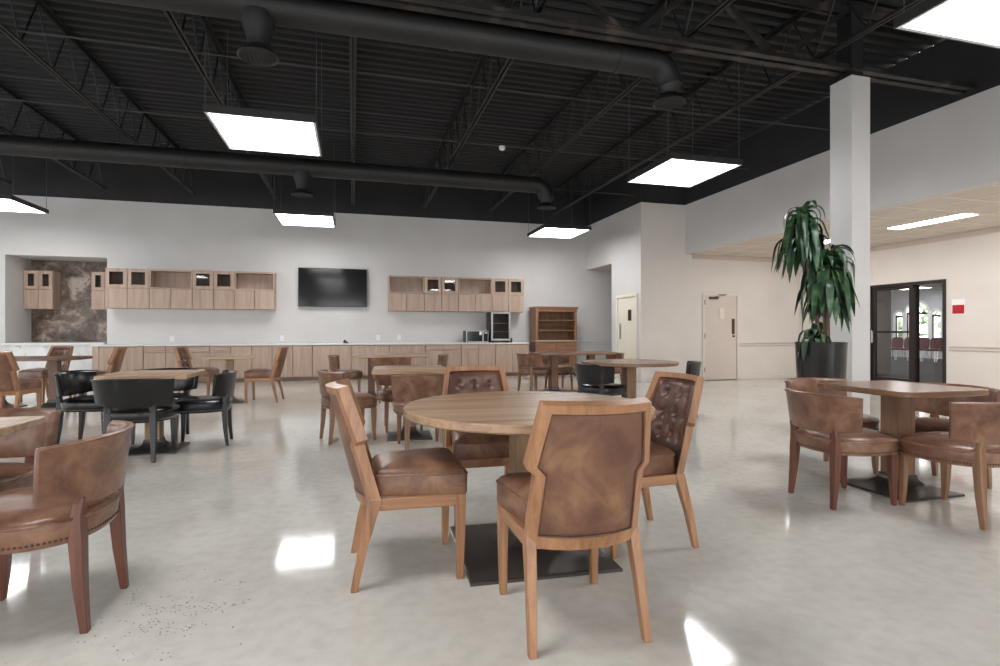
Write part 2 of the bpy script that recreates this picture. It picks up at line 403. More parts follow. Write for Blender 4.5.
# dado rails and baseboards
def rail(name, boxes, m): struct(name, boxes, m, None, .006)
D = MB()
for z in (.80, .862): D.box(9.0, XR-.02, YR-.018, YR, z, z+.022)
rail('trim_4', D, M['railpaint'])
D = MB()
for z in (.80, .862):
    D.box(XR-.018, XR, YF, GY0-.06, z, z+.022); D.box(XR-.018, XR, GY1+.06, YR-.03, z, z+.022)
rail('trim_5', D, M['railpaint'])
D = MB()
for z in (.80, .862): D.box(5.9, 9.18, YB-.018, YB, z, z+.02)
rail('trim_6', D, M['wall'])
rail('baseboard_rear', MB().box(XJ+.16, 7.97, YR-.016, YR, 0, .1).box(9.01, XR-.02, YR-.016, YR, 0, .1), M['beige'])
rail('baseboard_right', MB().box(XR-.016, XR, YF, GY0-.06, 0, .1).box(XR-.016, XR, GY1+.06, YR-.02, 0, .1), M['beige'])
rail('baseboard_alcove', MB().box(XJ-.014, XJ, YR, 11.2, 0, .1).box(XJ-.014, XJ, 12.27, OY, 0, .1), M['wall'])

# the unseen end and side of the room, with tall storefront windows
W = MB(); xw = XL
for k in range(6):
    a = XL+1.2+k*3.3; wallx(xw, a, YF-.2, YF, 0, ZD); W.box(a, a+2.5, YF-.2, YF, 0, .25); wallx(a, a+2.5, YF-.2, YF, 2.9, ZD); xw = a+2.5
wallx(xw, XR+.15, YF-.2, YF, 0, ZD)
struct('wall_front', W, [M['wall'], M['black_wall']])
W = MB(); yw = YF
for k in range(5):
    a = YF+1.0+k*3.4; wallx(XL-.2, XL, yw, a, 0, ZD); W.box(XL-.2, XL, a, a+2.5, 0, .25); wallx(XL-.2, XL, a, a+2.5, 2.9, ZD); yw = a+2.5
wallx(XL-.2, XL, yw, YB+.3, 0, ZD)
struct('wall_left', W, [M['wall'], M['black_wall']])

# corrugated roof deck
pf = []
x = YF
while x < YB+.1:
    pf += [(x, ZD), (x+.07, ZD), (x+.095, ZD+.055), (x+.155, ZD+.055)]
    x += .18
lo = [(XL, y, z) for y, z in pf]; hi = [(XS+.1, y, z) for y, z in pf]
C_ = MB().loft([lo, hi], False, False, closed=False)
C_.box(XL, XS+.15, YF, YB+.3, ZD+.08, ZD+.12)
struct('ceiling', C_, M['black_paint'])

# bar joists running towards the back wall
def joist_mb():
    j = MB()
    for sx in (-1, 1):
        j.box(sx*.012+(-.028 if sx < 0 else 0), sx*.012+(0 if sx < 0 else .028), YF, YB-.35, 4.30, 4.306)
        j.box(sx*.012-.003, sx*.012+.003, YF, YB-.35, 4.306, 4.345)
        j.box(sx*.012+(-.034 if sx < 0 else 0), sx*.012+(0 if sx < 0 else .034), YF, YB, 4.99, 4.998)
        j.box(sx*.012-.003, sx*.012+.003, YF, YB, 4.94, 4.99)
    y = YB-.4; up = True
    while y-.33 > YF:
        a, b_ = (y, 4.33), (y-.33, 4.96)
        if not up: a, b_ = (y, 4.96), (y-.33, 4.33)
        j.tube([(0, a[0], a[1]), (0, b_[0], b_[1])], .011, 5); up = not up; y -= .33
    j.box(-.03, .03, YB-.36, YB-.30, 4.28, 4.36)
    return j
J0 = None
for k, x in enumerate((-7.04, -5.28, -3.52, -1.76, 0., 1.76, 3.46, 5.2)):
    if J0 is None: o = J0 = struct('ceiling_joist', joist_mb(), M['steel_black'], 'black open web steel joist under the roof deck')
    else: o = J0.copy(); COL.objects.link(o)
    o.location = (x, 0, 0)
# bridging rods across the joists
for k, (y, z) in enumerate(((6.9, 4.36), (8.97, 4.36), (11.4, 4.36), (9.6, 4.93), (6.9, 4.93))):
    struct('ceiling_rod', MB().tube([(XL, y, z), (XS-.01, y, z)], .010, 6), M['rod'], 'thin black bridging rod across the joists')
# girder at the pillar
GYC = 5.05
g = MB()
for sy in (-1, 1):
    y = GYC+sy*.03
    g.box(XL, XS+.3, y-.004 if sy > 0 else y-.07, y+.07 if sy > 0 else y+.004, 4.19, 4.20)
    g.box(XL, XS+.3, y-.005, y+.005, 4.20, 4.28)
    g.box(XL, XS, y-.005, y+.005, 4.86, 4.98)
    g.box(XL, XS, y-.004 if sy > 0 else y-.07, y+.07 if sy > 0 else y+.004, 4.96, 4.975)
for k in range(-7, 3):
    xb = 2.74+1.9*k
    if xb > XS-1: continue
    for sx in (-1, 1):
        g.bar((xb+sx*.06, GYC, 4.24), (xb+sx*.95, GYC, 4.93), (.05, .07), (.05, .07), (0, 1, 0))
struct('ceiling_girder', g, M['worn_steel'], 'worn black steel girder running to the pillar', 0)

# pillar
P = MB().box(5.55, 5.82, 4.94, 5.24, 0, 4.12)
struct('pillar', P, M['wall'], 'pale square pillar beside the tall plant', .004)
struct('trim_7', MB().box(5.60, 5.77, 4.99, 5.19, 4.12, ZD), M['black_paint'], 'black steel post above the pillar')

# ------------------------------------------------------------------ ducts
def duct(y, z, x1, r, drops, label):
    t = empty('air_duct', (0, y, z)); tag(t, label, 'air duct')
    m = MB(); pts = [(XL, 0, 0), (x1-r*1.6, 0, 0)]
    for k in range(1, 7):
        a = k/6*PI/2; pts.append((x1-r*1.6+r*1.6*math.sin(a), 0, -r*1.6*(1-math.cos(a))))
    m.tube(pts, r, 24); m.build('duct_pipe', M['steel_black'], t, sharp=60)
    x = XL+1.0
    while x < x1-.6:
        MB().tube([(x, 0, 0), (x+.05, 0, 0)], r+.008, 24).build('seam_band', M['steel_black'], t, sharp=60)
        MB().tube([(x+.9, 0, r-.005), (x+.9, 0, ZD-z+.02)], .006, 6).build('hanger_rod', M['steel_black'], t)
        x += 1.85
    for xd in drops:
        end = abs(xd-x1) < .01
        zt = -r*1.6 if end else -r*.6
        k = r/.15
        d = MB()
        if not end: d.lathe([(.15*k, zt), (.145*k, zt-.1*k), (.10*k, zt-.22*k), (.10*k, zt-.30*k)], (xd, 0, 0), 24)
        else: d.lathe([(r, zt+.01), (.11*k, zt-.06*k), (.11*k, zt-.1*k)], (xd, 0, 0), 24)
        zb = zt-.30*k if not end else zt-.10*k
        o = d.build('duct_drop', M['steel_black'], t, sharp=60)
        f = MB().lathe([(.10*k, zb), (.13*k, zb-.03*k), (.165*k, zb-.05*k), (.185*k, zb-.09*k), (.165*k, zb-.10*k), (.15*k, zb-.08*k), (.03*k, zb-.06*k)], (xd, 0, 0), 28)
        df = f.build('diffuser', M['steel_black'], t, sharp=50)
        gr = MB()
        for q in range(-3, 4):
            h = math.sqrt(max(.0, .15**2-(q*.04)**2))*k
            gr.box(xd+q*.04*k-.004, xd+q*.04*k+.004, -h, h, zb-.09*k, zb-.085*k)
        gr.build('grille', M['worn_steel'], df)
    return t
duct(5.44, 4.19, 3.48, .15, [-.85, 3.48], 'fat black round duct along the steel girder, nearest the viewer')
duct(10.2, 4.08, 3.74, .155, [-.87, 3.74], 'black round duct in front of the back wall, behind the square lamps')

# ------------------------------------------------------------------ suspended square lamps
def lamp():
    t = empty('ceiling_light')
    w, d = .575, .62
    h = MB()
    for x0, x1, y0, y1 in ((-w, w, -d, -d+.012), (-w, w, d-.012, d), (-w, -w+.012, -d+.012, d-.012), (w-.012, w, -d+.012, d-.012)):
        h.box(x0, x1, y0, y1, 0, .08)
    h.box(-w+.012, w-.012, -d+.012, d-.012, .068, .078)
    h.build('housing', M['lampframe'], t)
    r = MB()
    for x0, x1, y0, y1 in ((-w+.012, w-.012, -d+.012, -d+.04), (-w+.012, w-.012, d-.04, d-.012), (-w+.012, -w+.04, -d+.04, d-.04), (w-.04, w-.012, -d+.04, d-.04)):
        r.box(x0, x1, y0, y1, .0, .012)
    r.build('rim', M['lamprim'], t)
    MB().box(-w+.04, w-.04, -d+.04, d-.04, .012, .022).build('diffuser', M['lamp'], t)
    for sx in (-1, 1):
        for sy in (-1, 1):
            MB().tube([(sx*(w-.006), sy*(d-.08), .08), (sx*(w-.006), sy*(d-.08), ZD-3.5)], .004, 5).build('wire', M['wirem'], t)
    return t
L0 = lamp()
LAMPS = [(-.97, 7.0, 'square suspended lamp left of centre, the large lit panel above the dining area'),
         (-.95, 12.1, 'square suspended lamp above the television, seen low against the back wall'),
         (-6.41, 12.1, 'square suspended lamp cut by the left edge of the photo'),
         (4.72, 12.05, 'square suspended lamp in front of the alcove corner, right of the wall cabinets'),
         (4.72, 7.05, 'square suspended lamp between the rear door and the pillar top'),
         (4.62, 2.62, 'square suspended lamp cut by the top right corner, above the right table')]
for k, (x, y, lb) in enumerate(LAMPS):
    o = L0 if k == 0 else copy_tree(L0)
    o.location = (x, y, 3.5); tag(o, lb, 'lamp', 'square lamps hung below the black ceiling')
for x, y in ((-6.6, 7.0), (-.97, 1.95), (-6.6, 1.95), (4.72, -2.6), (-.97, -2.6)):      # the same lamps go on along the room behind the viewer
    o = copy_tree(L0); o.location = (x, y, 3.5); tag(o, 'square suspended lamp outside the photo, of the same row', 'lamp', 'square lamps out of view')
def low_lamp(y0, y1, label):
    t = empty('recessed_light', (9.23, (y0+y1)/2, ZL)); h = (y1-y0)/2
    MB().box(-.17, .17, -h, h, -.006, .0).build('frame', M['cream'], t)
    MB().box(-.15, .15, -h+.02, h-.02, -.009, -.0062).build('diffuser', M['lowlamp'], t)
    tag(t, label, 'lamp', 'flush panels in the low ceiling')
low_lamp(6.13, 7.40, 'long flush ceiling light right of the pillar in the low ceiling')
low_lamp(8.45, 9.72, 'long flush ceiling light half hidden between plant and pillar')
low_lamp(3.81, 5.08, 'long flush ceiling light of the same row outside the photo')  # this and the next are unseen, added to brighten aisle and rear wall
low_lamp(1.49, 2.76, 'long flush ceiling light of the same row outside the photo')

t = empty('smoke_detector', (2.48, 8.97, 4.35)); tag(t, 'small white smoke detector on the black ceiling', 'smoke detector')
MB().lathe([(.05, 0), (.055, -.02)], seg=20).build('base', M['white_plastic'], t)
MB().lathe([(.045, -.02), (.055, -.03), (.05, -.055), (.025, -.07)], seg=20).build('cover', M['white_plastic'], t)

# ------------------------------------------------------------------ doors and windows
def door_1():                                                    # on the alcove wall
    t = empty('door_1', (XJ, 0, 0)); t['kind'] = 'structure'; t['label'] = 'cream door with narrow window in the alcove wall'
    f = MB(); f.box(-.05, 0, 11.22, 11.29, 0, 2.05); f.box(-.05, 0, 12.17, 12.24, 0, 2.05); f.box(-.05, 0, 11.29, 12.17, 1.98, 2.05)
    f.build('frame', M['cream'], t, .004)
    d = MB().box(-.022, -.002, 11.295, 12.165, .01, 1.975).build('door_panel', M['cream'], t, .002)
    MB().box(-.028, -.0225, 11.50, 11.66, 1.42, 1.68).build('window_pane', M['brown_metal'], d)
    MB().box(-.031, -.023, 12.0, 12.08, .98, 1.36).build('push_plate', M['steel'], d, .002)
    for z in (.2, 1.0, 1.75): MB().box(-.03, -.022, 11.29, 11.315, z, z+.1).build('hinge', M['brown_metal'], d)
door_1()
def door_2():
    t = empty('door_2', (0, YR, 0)); t['kind'] = 'structure'; t['label'] = 'beige door with lever lock in the rear wall'
    f = MB(); f.box(7.985, 8.04, -.035, 0, 0, 2.06); f.box(8.94, 8.995, -.035, 0, 0, 2.06); f.box(8.04, 8.94, -.035, 0, 2.01, 2.06)
    f.build('frame', M['beige'], t, .004)
    d = MB().box(8.045, 8.935, -.018, -.001, .012, 2.005).build('door_panel', M['doorbeige'], t, .002)
    v = MB(); v.box(8.44, 8.46, -.026, -.0185, 1.45, 1.74); v.box(8.60, 8.62, -.026, -.0185, 1.45, 1.74); v.box(8.46, 8.60, -.026, -.0185, 1.45, 1.47); v.box(8.46, 8.60, -.026, -.0185, 1.72, 1.74)
    v.build('view_panel_frame', M['doorbeige'], d)
    MB().box(8.46, 8.60, -.0215, -.0185, 1.47, 1.72).build('view_panel', M['cream'], d)
    k = MB().box(8.80, 8.875, -.035, -.0185, 1.10, 1.47); 
    for q in range(5): k.box(8.815, 8.86, -.042, -.035, 1.14+q*.06, 1.17+q*.06)
    k.build('lock_plate', M['brown_metal'], d, .003)
    MB().tube([(8.84, -.0185, 1.05), (8.84, -.06, 1.05)], .022, 12).build('knob', M['brown_metal'], d)
    c = MB().box(8.16, 8.40, -.075, -.0185, 1.93, 1.985); c.build('door_closer', M['brown_metal'], d, .006)
    MB().bar((8.28, -.085, 1.985), (8.52, -.20, 2.03), (.03, .012), (.03, .012)).bar((8.52, -.2, 2.03), (8.42, -.03, 2.045), (.025, .012), (.025, .012)).build('closer_arm', M['brown_metal'], d)
    for z in (.2, 1.0, 1.8): MB().box(8.03, 8.052, -.036, -.0181, z, z+.11).build('hinge', M['brown_metal'], d)
    MB().box(8.045, 8.935, -.03, 0, 0, .011).build('threshold', M['plate'], t)
door_2()
def door_3():                                                    # glass entrance in the right wall
    t = empty('door_3', (XR, 0, 0)); t['kind'] = 'structure'; t['label'] = 'bronze framed glass entrance in the right wall'
    f = MB(); ym = 8.24
    f.box(-.03, .10, GY0-.0, GY0+.05, 0, GZ); f.box(-.03, .10, GY1-.05, GY1, 0, GZ); f.box(-.03, .10, GY0+.05, GY1-.05, GZ-.06, GZ)
    f.box(-.03, .10, ym-.05, ym+.05, 0, GZ-.06); f.box(-.03, .10, GY0+.05, ym-.05, 0, .09)
    f.build('frame', M['bronze'], t, .003)
    MB().box(.03, .038, GY0+.05, ym-.05, .09, GZ-.06).build('glass_pane', M['glass'], t)
    y0, y1 = ym+.05, GY1-.05
    d = MB(); d.box(.005, .05, y0, y0+.045, .01, GZ-.065); d.box(.005, .05, y1-.08, y1, .01, GZ-.065)
    d.box(.005, .05, y0+.045, y1-.08, GZ-.13, GZ-.065); d.box(.005, .05, y0+.045, y1-.08, .01, .2)
    lf = d.build('door_leaf', M['bronze'], t, .003)
    MB().box(.022, .03, y0+.045, y1-.08, .2, GZ-.13).build('glass_pane', M['glass'], lf)
    MB().box(-.05, -.02, y0+.02, y1-.03, 1.13, 1.17).box(-.022, .006, y0+.03, y0+.06, 1.13, 1.17).box(-.022, .006, y1-.06, y1-.03, 1.13, 1.17).build('push_bar', M['bronze'], lf, .004)
    MB().box(-.06, -.03, y1-.055, y1-.02, .92, 1.18).box(-.032, .006, y1-.05, y1-.025, .95, .98).box(-.032, .006, y1-.05, y1-.025, 1.12, 1.129).build('pull_handle', M['chrome'], lf, .004)
    MB().box(-.06, .004, ym-.04, ym+.04, GZ-.12, GZ-.07).build('closer', M['bronze'], t)
door_3()
def window_1():
    t = empty('window_1', (XR, 0, 0)); t['kind'] = 'structure'; t['label'] = 'small window in the right wall behind the plant'
    f = MB(); f.box(.02, .10, WY0, WY0+.04, WZ0, WZ1); f.box(.02, .10, WY1-.04, WY1, WZ0, WZ1); f.box(.02, .10, WY0+.04, WY1-.04, WZ0, WZ0+.05); f.box(.02, .10, WY0+.04, WY1-.04, WZ1-.04, WZ1)
    f.box(.03, .09, 10.05, 10.1, WZ0+.05, WZ1-.04)
    f.build('frame', M['greywall'], t)
    MB().box(.055, .063, WY0+.04, WY1-.04, WZ0+.05, WZ1-.04).build('glass_pane', M['glass'], t)
    MB().box(-.03, .02, WY0-.03, WY1+.03, WZ0-.03, WZ0).build('window_sill', M['greywall'], t)
window_1()
# the hall beyond the glass entrance
HX, HY0, HY1 = 24.3, 4.5, 22.
struct('floor_hall', MB().box(XR+.15, HX+.2, HY0, HY1, -.15, 0), M['carpet'])
struct('ceiling_hall', MB().box(XR+.15, HX+.2, HY0, HY1, 3.0, 3.1), M['tile_ceiling'])
struct('wall_hall_side', MB().box(XR+.15, 14.4, 11.6, 11.75, 0, 3.0), M['brownwall'])
struct('wall_hall_end', MB().box(XR+.15, HX+.2, HY1, HY1+.15, 0, 3.0), M['greywall'])
struct('wall_hall_near', MB().box(XR+.15, HX+.2, HY0-.15, HY0, 0, 3.0), M['greywall'])
# far wall of the hall: three arched openings of one window
OPEN = [(17.54, .46, 1.88), (18.36, 1.04, 2.0), (19.18, .46, 1.88)]   # centre y, width, springing height
SILL = .80
W = MB(); ycur = HY0
def arch_pts(c, w, sp, n=12): return [(c-w/2*math.cos(PI*k/n), sp+w/2*math.sin(PI*k/n)) for k in range(n+1)]
for c, w, sp in OPEN:
    W.box(HX, HX+.2, ycur, c-w/2, 0, 3.0); ycur = c+w/2
    W.box(HX, HX+.2, c-w/2, c+w/2, 0, SILL)
    a = arch_pts(c, w, sp)
    for (y0, z0), (y1, z1) in zip(a, a[1:]):
        W.loft([[(HX, y0, z0), (HX+.2, y0, z0), (HX+.2, y1, z1), (HX, y1, z1)], [(HX, y0, 3.), (HX+.2, y0, 3.), (HX+.2, y1, 3.), (HX, y1, 3.)]])
W.box(HX, HX+.2, ycur, HY1, 0, 3.0)
struct('wall_hall_far', W, M['greywall'])
t = empty('window_2', (HX, 0, 0)); t['kind'] = 'structure'; t['label'] = 'three part arched window in the far hall'
for c, w, sp in OPEN:
    a = [(c-w/2+.0, SILL)]+arch_pts(c, w, sp)+[(c+w/2, SILL)]
    MB().tube([(-.02, y, z) for y, z in a], .055, 6).build('arch_trim', M['white_plastic'], t)
    f = MB(); f.box(.05, .1, c-w/2, c+w/2, sp-.06, sp+.03); f.box(.05, .1, c-w/2, c-w/2+.055, SILL, sp); f.box(.05, .1, c+w/2-.055, c+w/2, SILL, sp)
    if w > .6: f.box(.05, .1, c-.03, c+.03, SILL, sp)
    f.build('frame', M['bronze'], t)
    MB().box(.07, .075, c-w/2+.05, c+w/2-.05, SILL, sp-.04).build('glass_pane', M['glass'], t)
for k, (x, y, s_) in enumerate(((31, 20.6, 1.7), (32.5, 25.2, 2.0), (28.5, 22.9, 1.0), (35, 30.2, 2.3))):
    t = empty('tree', (x, y, 0))
    m = MB(); rr = random.Random(k)
    for q in range(260):
        d = Vector((rr.gauss(0, 1), rr.gauss(0, 1), rr.gauss(0, 1))).normalized()*s_*rr.uniform(.55, 1)
        c = Vector((0, 0, s_*.95))+Vector((d.x, d.y, d.z*.8)); a = Vector((rr.gauss(0, 1), rr.gauss(0, 1), rr.gauss(0, 1))).normalized()
        b_ = a.orthogonal().normalized()
        m.add([c-a*.22, c+b_*.13, c+a*.22, c-b_*.13], [(0, 1, 2, 3)])
    m.build('foliage', M['tree'], t, smooth=False)
    MB().tube([(0, 0, 0), (0, 0, s_*.9)], [.12, .08], 8).build('trunk', M['bark'], t)
    tag(t, ['leafy tree outside the arched window, by its left light', 'leafy tree outside, behind the middle light of the arched window', 'low bush outside at the sill of the arched window', 'large tree farthest off behind the arched window'][k], 'tree')

# maroon chairs in the hall
def hall_chair():
    t = empty('banquet_chair')
    def rr(w, h): return [(w*math.copysign(abs(math.cos(a))**.5, math.cos(a)), h*math.copysign(abs(math.sin(a))**.5, math.sin(a))) for a in [2*PI*k/20 for k in range(20)]]
    MB().loft([[(x*s_, y*s_, z) for x, y in rr(.23, .24)] for z, s_ in ((.42, .96), (.44, 1), (.48, 1), (.50, .9))]).build('seat', M['maroon'], t)
    MB().loft([[(-.2-.05*(z/.4)+o, y*s_, .70+z) for y, z in rr(.245, .235)] for o, s_ in ((-.02, .95), (0, 1), (.03, .95))]).build('backrest', M['maroon'], t)
    for sx in (-1, 1):
        for sy in (-1, 1):
            p = [(sx*.22, sy*.22, 0), (sx*.18, sy*.2, .43)]
            if sx < 0: p.append((-.21, sy*.2, .6))
            MB().tube(p, .017, 6).build('leg', M['chrome'], t)
    return t
hc = hall_chair()
# the row runs side by side across the hall in front of the arched window
for k in range(8):
    o = hc if k == 0 else copy_tree(hc)
    o.location = (21.6, 15.2+.52*k, 0); o.rotation_euler = (0, 0, R(180))
    tag(o, 'maroon banquet chair in the row seen through the glass entrance, number %d from its right end' % (k+1) if 0 else
        ['maroon hall chair at the right end of the row beyond the glass entrance', 'maroon hall chair, second from the right end of the row', 'maroon hall chair, third from the right end of the row',
         'maroon hall chair, fourth from the right, behind the thick door mullion', 'maroon hall chair, fifth from the right, in the left door leaf', 'maroon hall chair, sixth from the right, in the left door leaf',
         'maroon hall chair, second from the left end of the row', 'maroon hall chair at the left end of the row by the grey partition'][k], 'chair', 'maroon chairs in the hall beyond the glass')
    o['label'] = o['label']
for k, (x, y) in enumerate(((17., 13.5), (22.3, 17.3), (17.5, 18.), (13., 9.))):  # panels added as fill to brighten the hall behind the glass
    t = empty('hall_light', (x, y, 3.0)); tag(t, ['flush panel lamp in the hall nearest the glass entrance', 'flush panel lamp in the hall above the row of maroon chairs', 'flush panel lamp deep in the hall behind the grey partition', 'flush panel lamp in the hall just inside the entrance'][k], 'lamp', 'panel lamps on the hall ceiling')
    MB().box(-.62, .62, -.62, .62, -.03, 0).build('frame', M['white_plastic'], t); MB().box(-.58, .58, -.58, .58, -.034, -.0305).build('diffuser', M['lamp'], t)

# wall sign
t = empty('wall_sign', (XR, 7.40, 1.615)); tag(t, 'red and white notice on the wall beside the glass entrance', 'sign')
MB().box(-.012, 0, -.115, .115, -.145, .145).build('plate', M['white_plastic'], t, .002)
MB().box(-.016, -.0125, -.10, .10, -.125, .035).build('red_panel', M['red'], t)

# ------------------------------------------------------------------ cabinets
FB = 13.45     # front of the base cabinets
seams = [-5.39, -4.427, -3.557, -2.68, -1.809, -.919, -.039, .857, 1.738, 2.646, 3.539, 4.446]
blab = ['first base cabinet from the left, one wide plain door beside the niche', 'base cabinet second from the left, two drawers over doors', 'base cabinet third from the left, two drawers, behind the small square table',
        'base cabinet fourth from the left, tall doors without drawers', 'base cabinet under the left edge of the television, tall doors', 'base cabinet under the television, right of centre of it',
        'base cabinet just right of the television, tall doors', 'base cabinet under the left end of the right wall cabinets', 'base cabinet with two drawers, fourth from the right end',
        'base cabinet with two drawers, third from the right end', 'base cabinet under the microwave, second from the right end' , 'base cabinet at the right end of the run beside the hutch']
blab[8:11] = ['base cabinet with drawers, third from the right end of the run', 'base cabinet with drawers under the microwave, second from the right end', 'base cabinet at the right end of the run beside the wooden hutch']
for k, (x0, x1) in enumerate(zip(seams, seams[1:])):
    t = empty('base_cabinet', ((x0+x1)/2, FB, 0)); w = (x1-x0)/2
    b = MB().box(-w+.002, w-.002, .05, .62, .09, .838)
    b.build('body', M['cab'], t)
    MB().box(-w+.002, w-.002, .08, .6, 0, .0895).build('toe_kick', M['toe'], t)
    drawers = k in (1, 2, 8, 9); wide = k == 0
    if wide:
        MB().box(-w, -w+.12, -.004, .0495, .0, .838).build('end_panel', M['cab'], t)
        MB().box(-w+.128, w-.007, 0, .0495, .10, .822).build('door', M['cab'], t, .0015)
    else:
        zt = .70 if drawers else .825
        for a, c in ((-w+.007, -.005), (.005, w-.007)):
            MB().box(a, c, 0, .0495, .10, zt-.009 if drawers else zt-.005).build('door', M['cab'], t, .0015)
            if drawers: MB().box(a, c, 0, .0495, zt+.009, .822).build('drawer', M['cabx'], t, .0015)
    tag(t, blab[k], 'cabinet', 'pale oak base cabinets along the back wall')
c = MB().box(-5.41, 4.47, FB-.02, YB, .84, .875).build('countertop', M['counter'], None, .003); tag(c, 'long white countertop on the pale oak base cabinets', 'countertop')

def wall_cabinet(x0, x1, yf, yb, kind, label, single=False):
    t = empty('wall_cabinet', ((x0+x1)/2, yf, 1.68)); w = (x1-x0)/2; d = yb-yf; H, sp = .885, .445
    b = MB(); th = .018
    b.box(-w, -w+th, .045, d, 0, H); b.box(w-th, w, .045, d, 0, H); b.box(-w+th, w-th, .045, d, 0, th); b.box(-w+th, w-th, .045, d, H-th, H)
    b.box(-w+th, w-th, .045, d-.01, sp-th/2, sp+th/2); b.box(-w+th, w-th, d-.01, d, th, H-th)
    b.build('body', M['cab'], t)
    cols = [(-w+.006, w-.006)] if single else [(-w+.006, -.005), (.005, w-.006)]
    for a, c in cols:
        MB().box(a, c, 0, .0445, .004, sp-.008).build('door', M['cab'], t, .0015)
        if kind == 'glass':
            s_ = .075; z0, z1 = sp+.004, H-.004
            f = MB(); f.box(a, a+s_, 0, .0445, z0, z1); f.box(c-s_, c, 0, .0445, z0, z1); f.box(a+s_, c-s_, 0, .0445, z0, z0+s_); f.box(a+s_, c-s_, 0, .0445, z1-s_, z1)
            g_ = f.build('glass_door', M['cab'], t, .0015)
            MB().box(a+s_, c-s_, .008, .012, z0+s_, z1-s_).build('glass_pane', M['cabglass'], g_)
    if kind == 'open':
        f = MB(); f.box(-w, -w+.03, 0, .0445, sp, H); f.box(w-.03, w, 0, .0445, sp, H); f.box(-w+.03, w-.03, 0, .0445, sp, sp+.03); f.box(-w+.03, w-.03, 0, .0445, H-.04, H)
        f.build('shelf_surround', M['cabx'], t, .0015)
    tag(t, label, 'cabinet', 'pale oak wall cabinets')
xs = [-5.27, -4.41, -3.545, -2.665, -1.80]
for k, (kd, lb) in enumerate((('glass', 'wall cabinet at the left end of the left run, two glass doors'), ('open', 'open shelf wall cabinet second from left in the left run'),
                             ('glass', 'wall cabinet with two glass doors, third in the left run'), ('open', 'open shelf wall cabinet at the right end of the left run'))):
    wall_cabinet(xs[k]+.001, xs[k+1]-.001, 13.75, YB, kd, lb)
xs = [.86, 1.75, 2.63, 3.53, 4.41]
for k, (kd, lb) in enumerate((('open', 'open shelf wall cabinet at the left end of the right run'), ('glass', 'wall cabinet with two glass doors, second in the right run'),
                             ('open', 'open shelf wall cabinet above the microwave'), ('glass', 'wall cabinet with two glass doors above the glass door cooler'))):
    wall_cabinet(xs[k]+.001, xs[k+1]-.001, 13.75, YB, kd, lb)
wall_cabinet(-7.26, -6.69, 14.75, NY-.03, 'glass', 'small wall cabinet at the left side of the marble niche')
wall_cabinet(-5.93, -5.375, 14.75, NY-.03, 'glass', 'small wall cabinet at the right side of the marble niche')

# television
t = empty('television', (-.475, YB, 2.25)); tag(t, 'black wall mounted television between the two cabinet runs', 'television')
MB().box(-.815, .815, -.115, -.06, -.475, .475).build('casing', M['black_plastic'], t, .006)
MB().box(-.80, .80, -.118, -.1152, -.455, .46).build('screen', M['screen'], t)
MB().box(-.25, .25, -.06, 0, -.2, .2).build('wall_bracket', M['black_plastic'], t)
# outlets
for x, z, lb, m_ in ((-4.055, .995, 'white wall outlet above the counter, leftmost of the row', 'white_plastic'), (-1.67, 1.0, 'white wall outlet below the left side of the television', 'white_plastic'),
                (.615, 1.01, 'white wall outlet right of the television, nearer to it', 'white_plastic'), (1.143, 1.01, 'white wall outlet under the left end of the right wall cabinets', 'white_plastic')):
    t = empty('wall_outlet', (x, YB, z)); tag(t, lb, 'outlet', 'outlets above the counter')
    MB().box(-.045, .045, -.008, 0, -.065, .065).build('cover_plate', M[m_], t, .002)
    for q in (-1, 1): MB().box(-.018, .018, -.011, -.0082, q*.03-.016, q*.03+.016).build('socket', M['counter'], t)
t = empty('tape_dispenser', (-.17, 13.8, .875)); tag(t, 'tiny black object on the white counter below the television', 'desk item')
MB().loft([[(x, y, z) for x, z in ((-.055, 0), (.055, 0), (.06, .03), (.02, .045), (-.01, .085), (-.045, .085), (-.06, .04))] for y in (-.025, .025)]).build('casing', M['black_plastic'], t, .004)

# microwave
t = empty('microwave', (3.09, 13.56, .875)); tag(t, 'steel and black microwave on the counter', 'microwave')
MB().box(-.29, .29, .02, .42, .012, .31).build('casing', M['black_plastic'], t, .006)
MB().box(-.29, .29, -.0, .0195, .012, .31).build('front', M['steel'], t, .003)
MB().box(-.272, .13, -.006, -.0005, .032, .292).build('door_window', M['black_gloss'], t, .002)
MB().box(.165, .275, -.006, -.0005, .03, .295).build('control_panel', M['black_gloss'], t, .002)
MB().box(.188, .252, -.008, -.0062, .235, .27).build('display', M['steel'], t)
MB().tube([(.142, -.03, .06), (.142, -.03, .27)], .008, 8).build('handle', M['steel'], t)
for sx in (-1, 1):
    for y in (.06, .38): MB().lathe([(.014, 0), (.014, .012)], (sx*.24, y, 0), 10).build('foot', M['black_plastic'], t)
MB().box(.05, .115, -.0085, -.0065, .20, .285).build('label_sticker', M['white_plastic'], t)
# glass door cooler
t = empty('beverage_cooler', (3.715, 13.56, .875)); tag(t, 'tall black counter cooler with steel framed glass door', 'cooler')
b = MB(); b.box(-.265, -.245, .03, .5, .02, .79); b.box(.245, .265, .03, .5, .02, .79); b.box(-.245, .245, .03, .5, .02, .06); b.box(-.245, .245, .03, .5, .76, .79); b.box(-.245, .245, .48, .5, .06, .76)
b.build('casing', M['black_plastic'], t)
d = MB(); d.box(-.26, -.215, -.015, .0295, .05, .79); d.box(.215, .26, -.015, .0295, .05, .79); d.box(-.215, .215, -.015, .0295, .05, .10); d.box(-.215, .215, -.015, .0295, .75, .79)
dd = d.build('door', M['steel'], t, .004)
MB().box(-.215, .215, .0, .006, .10, .75).build('glass_pane', M['cabglass'], dd)
MB().box(-.252, -.225, -.05, -.0155, .33, .37).build('handle', M['steel'], dd, .003)
for z in (.28, .5): MB().box(-.243, .243, .06, .47, z, z+.012).build('shelf', M['steel'], t)
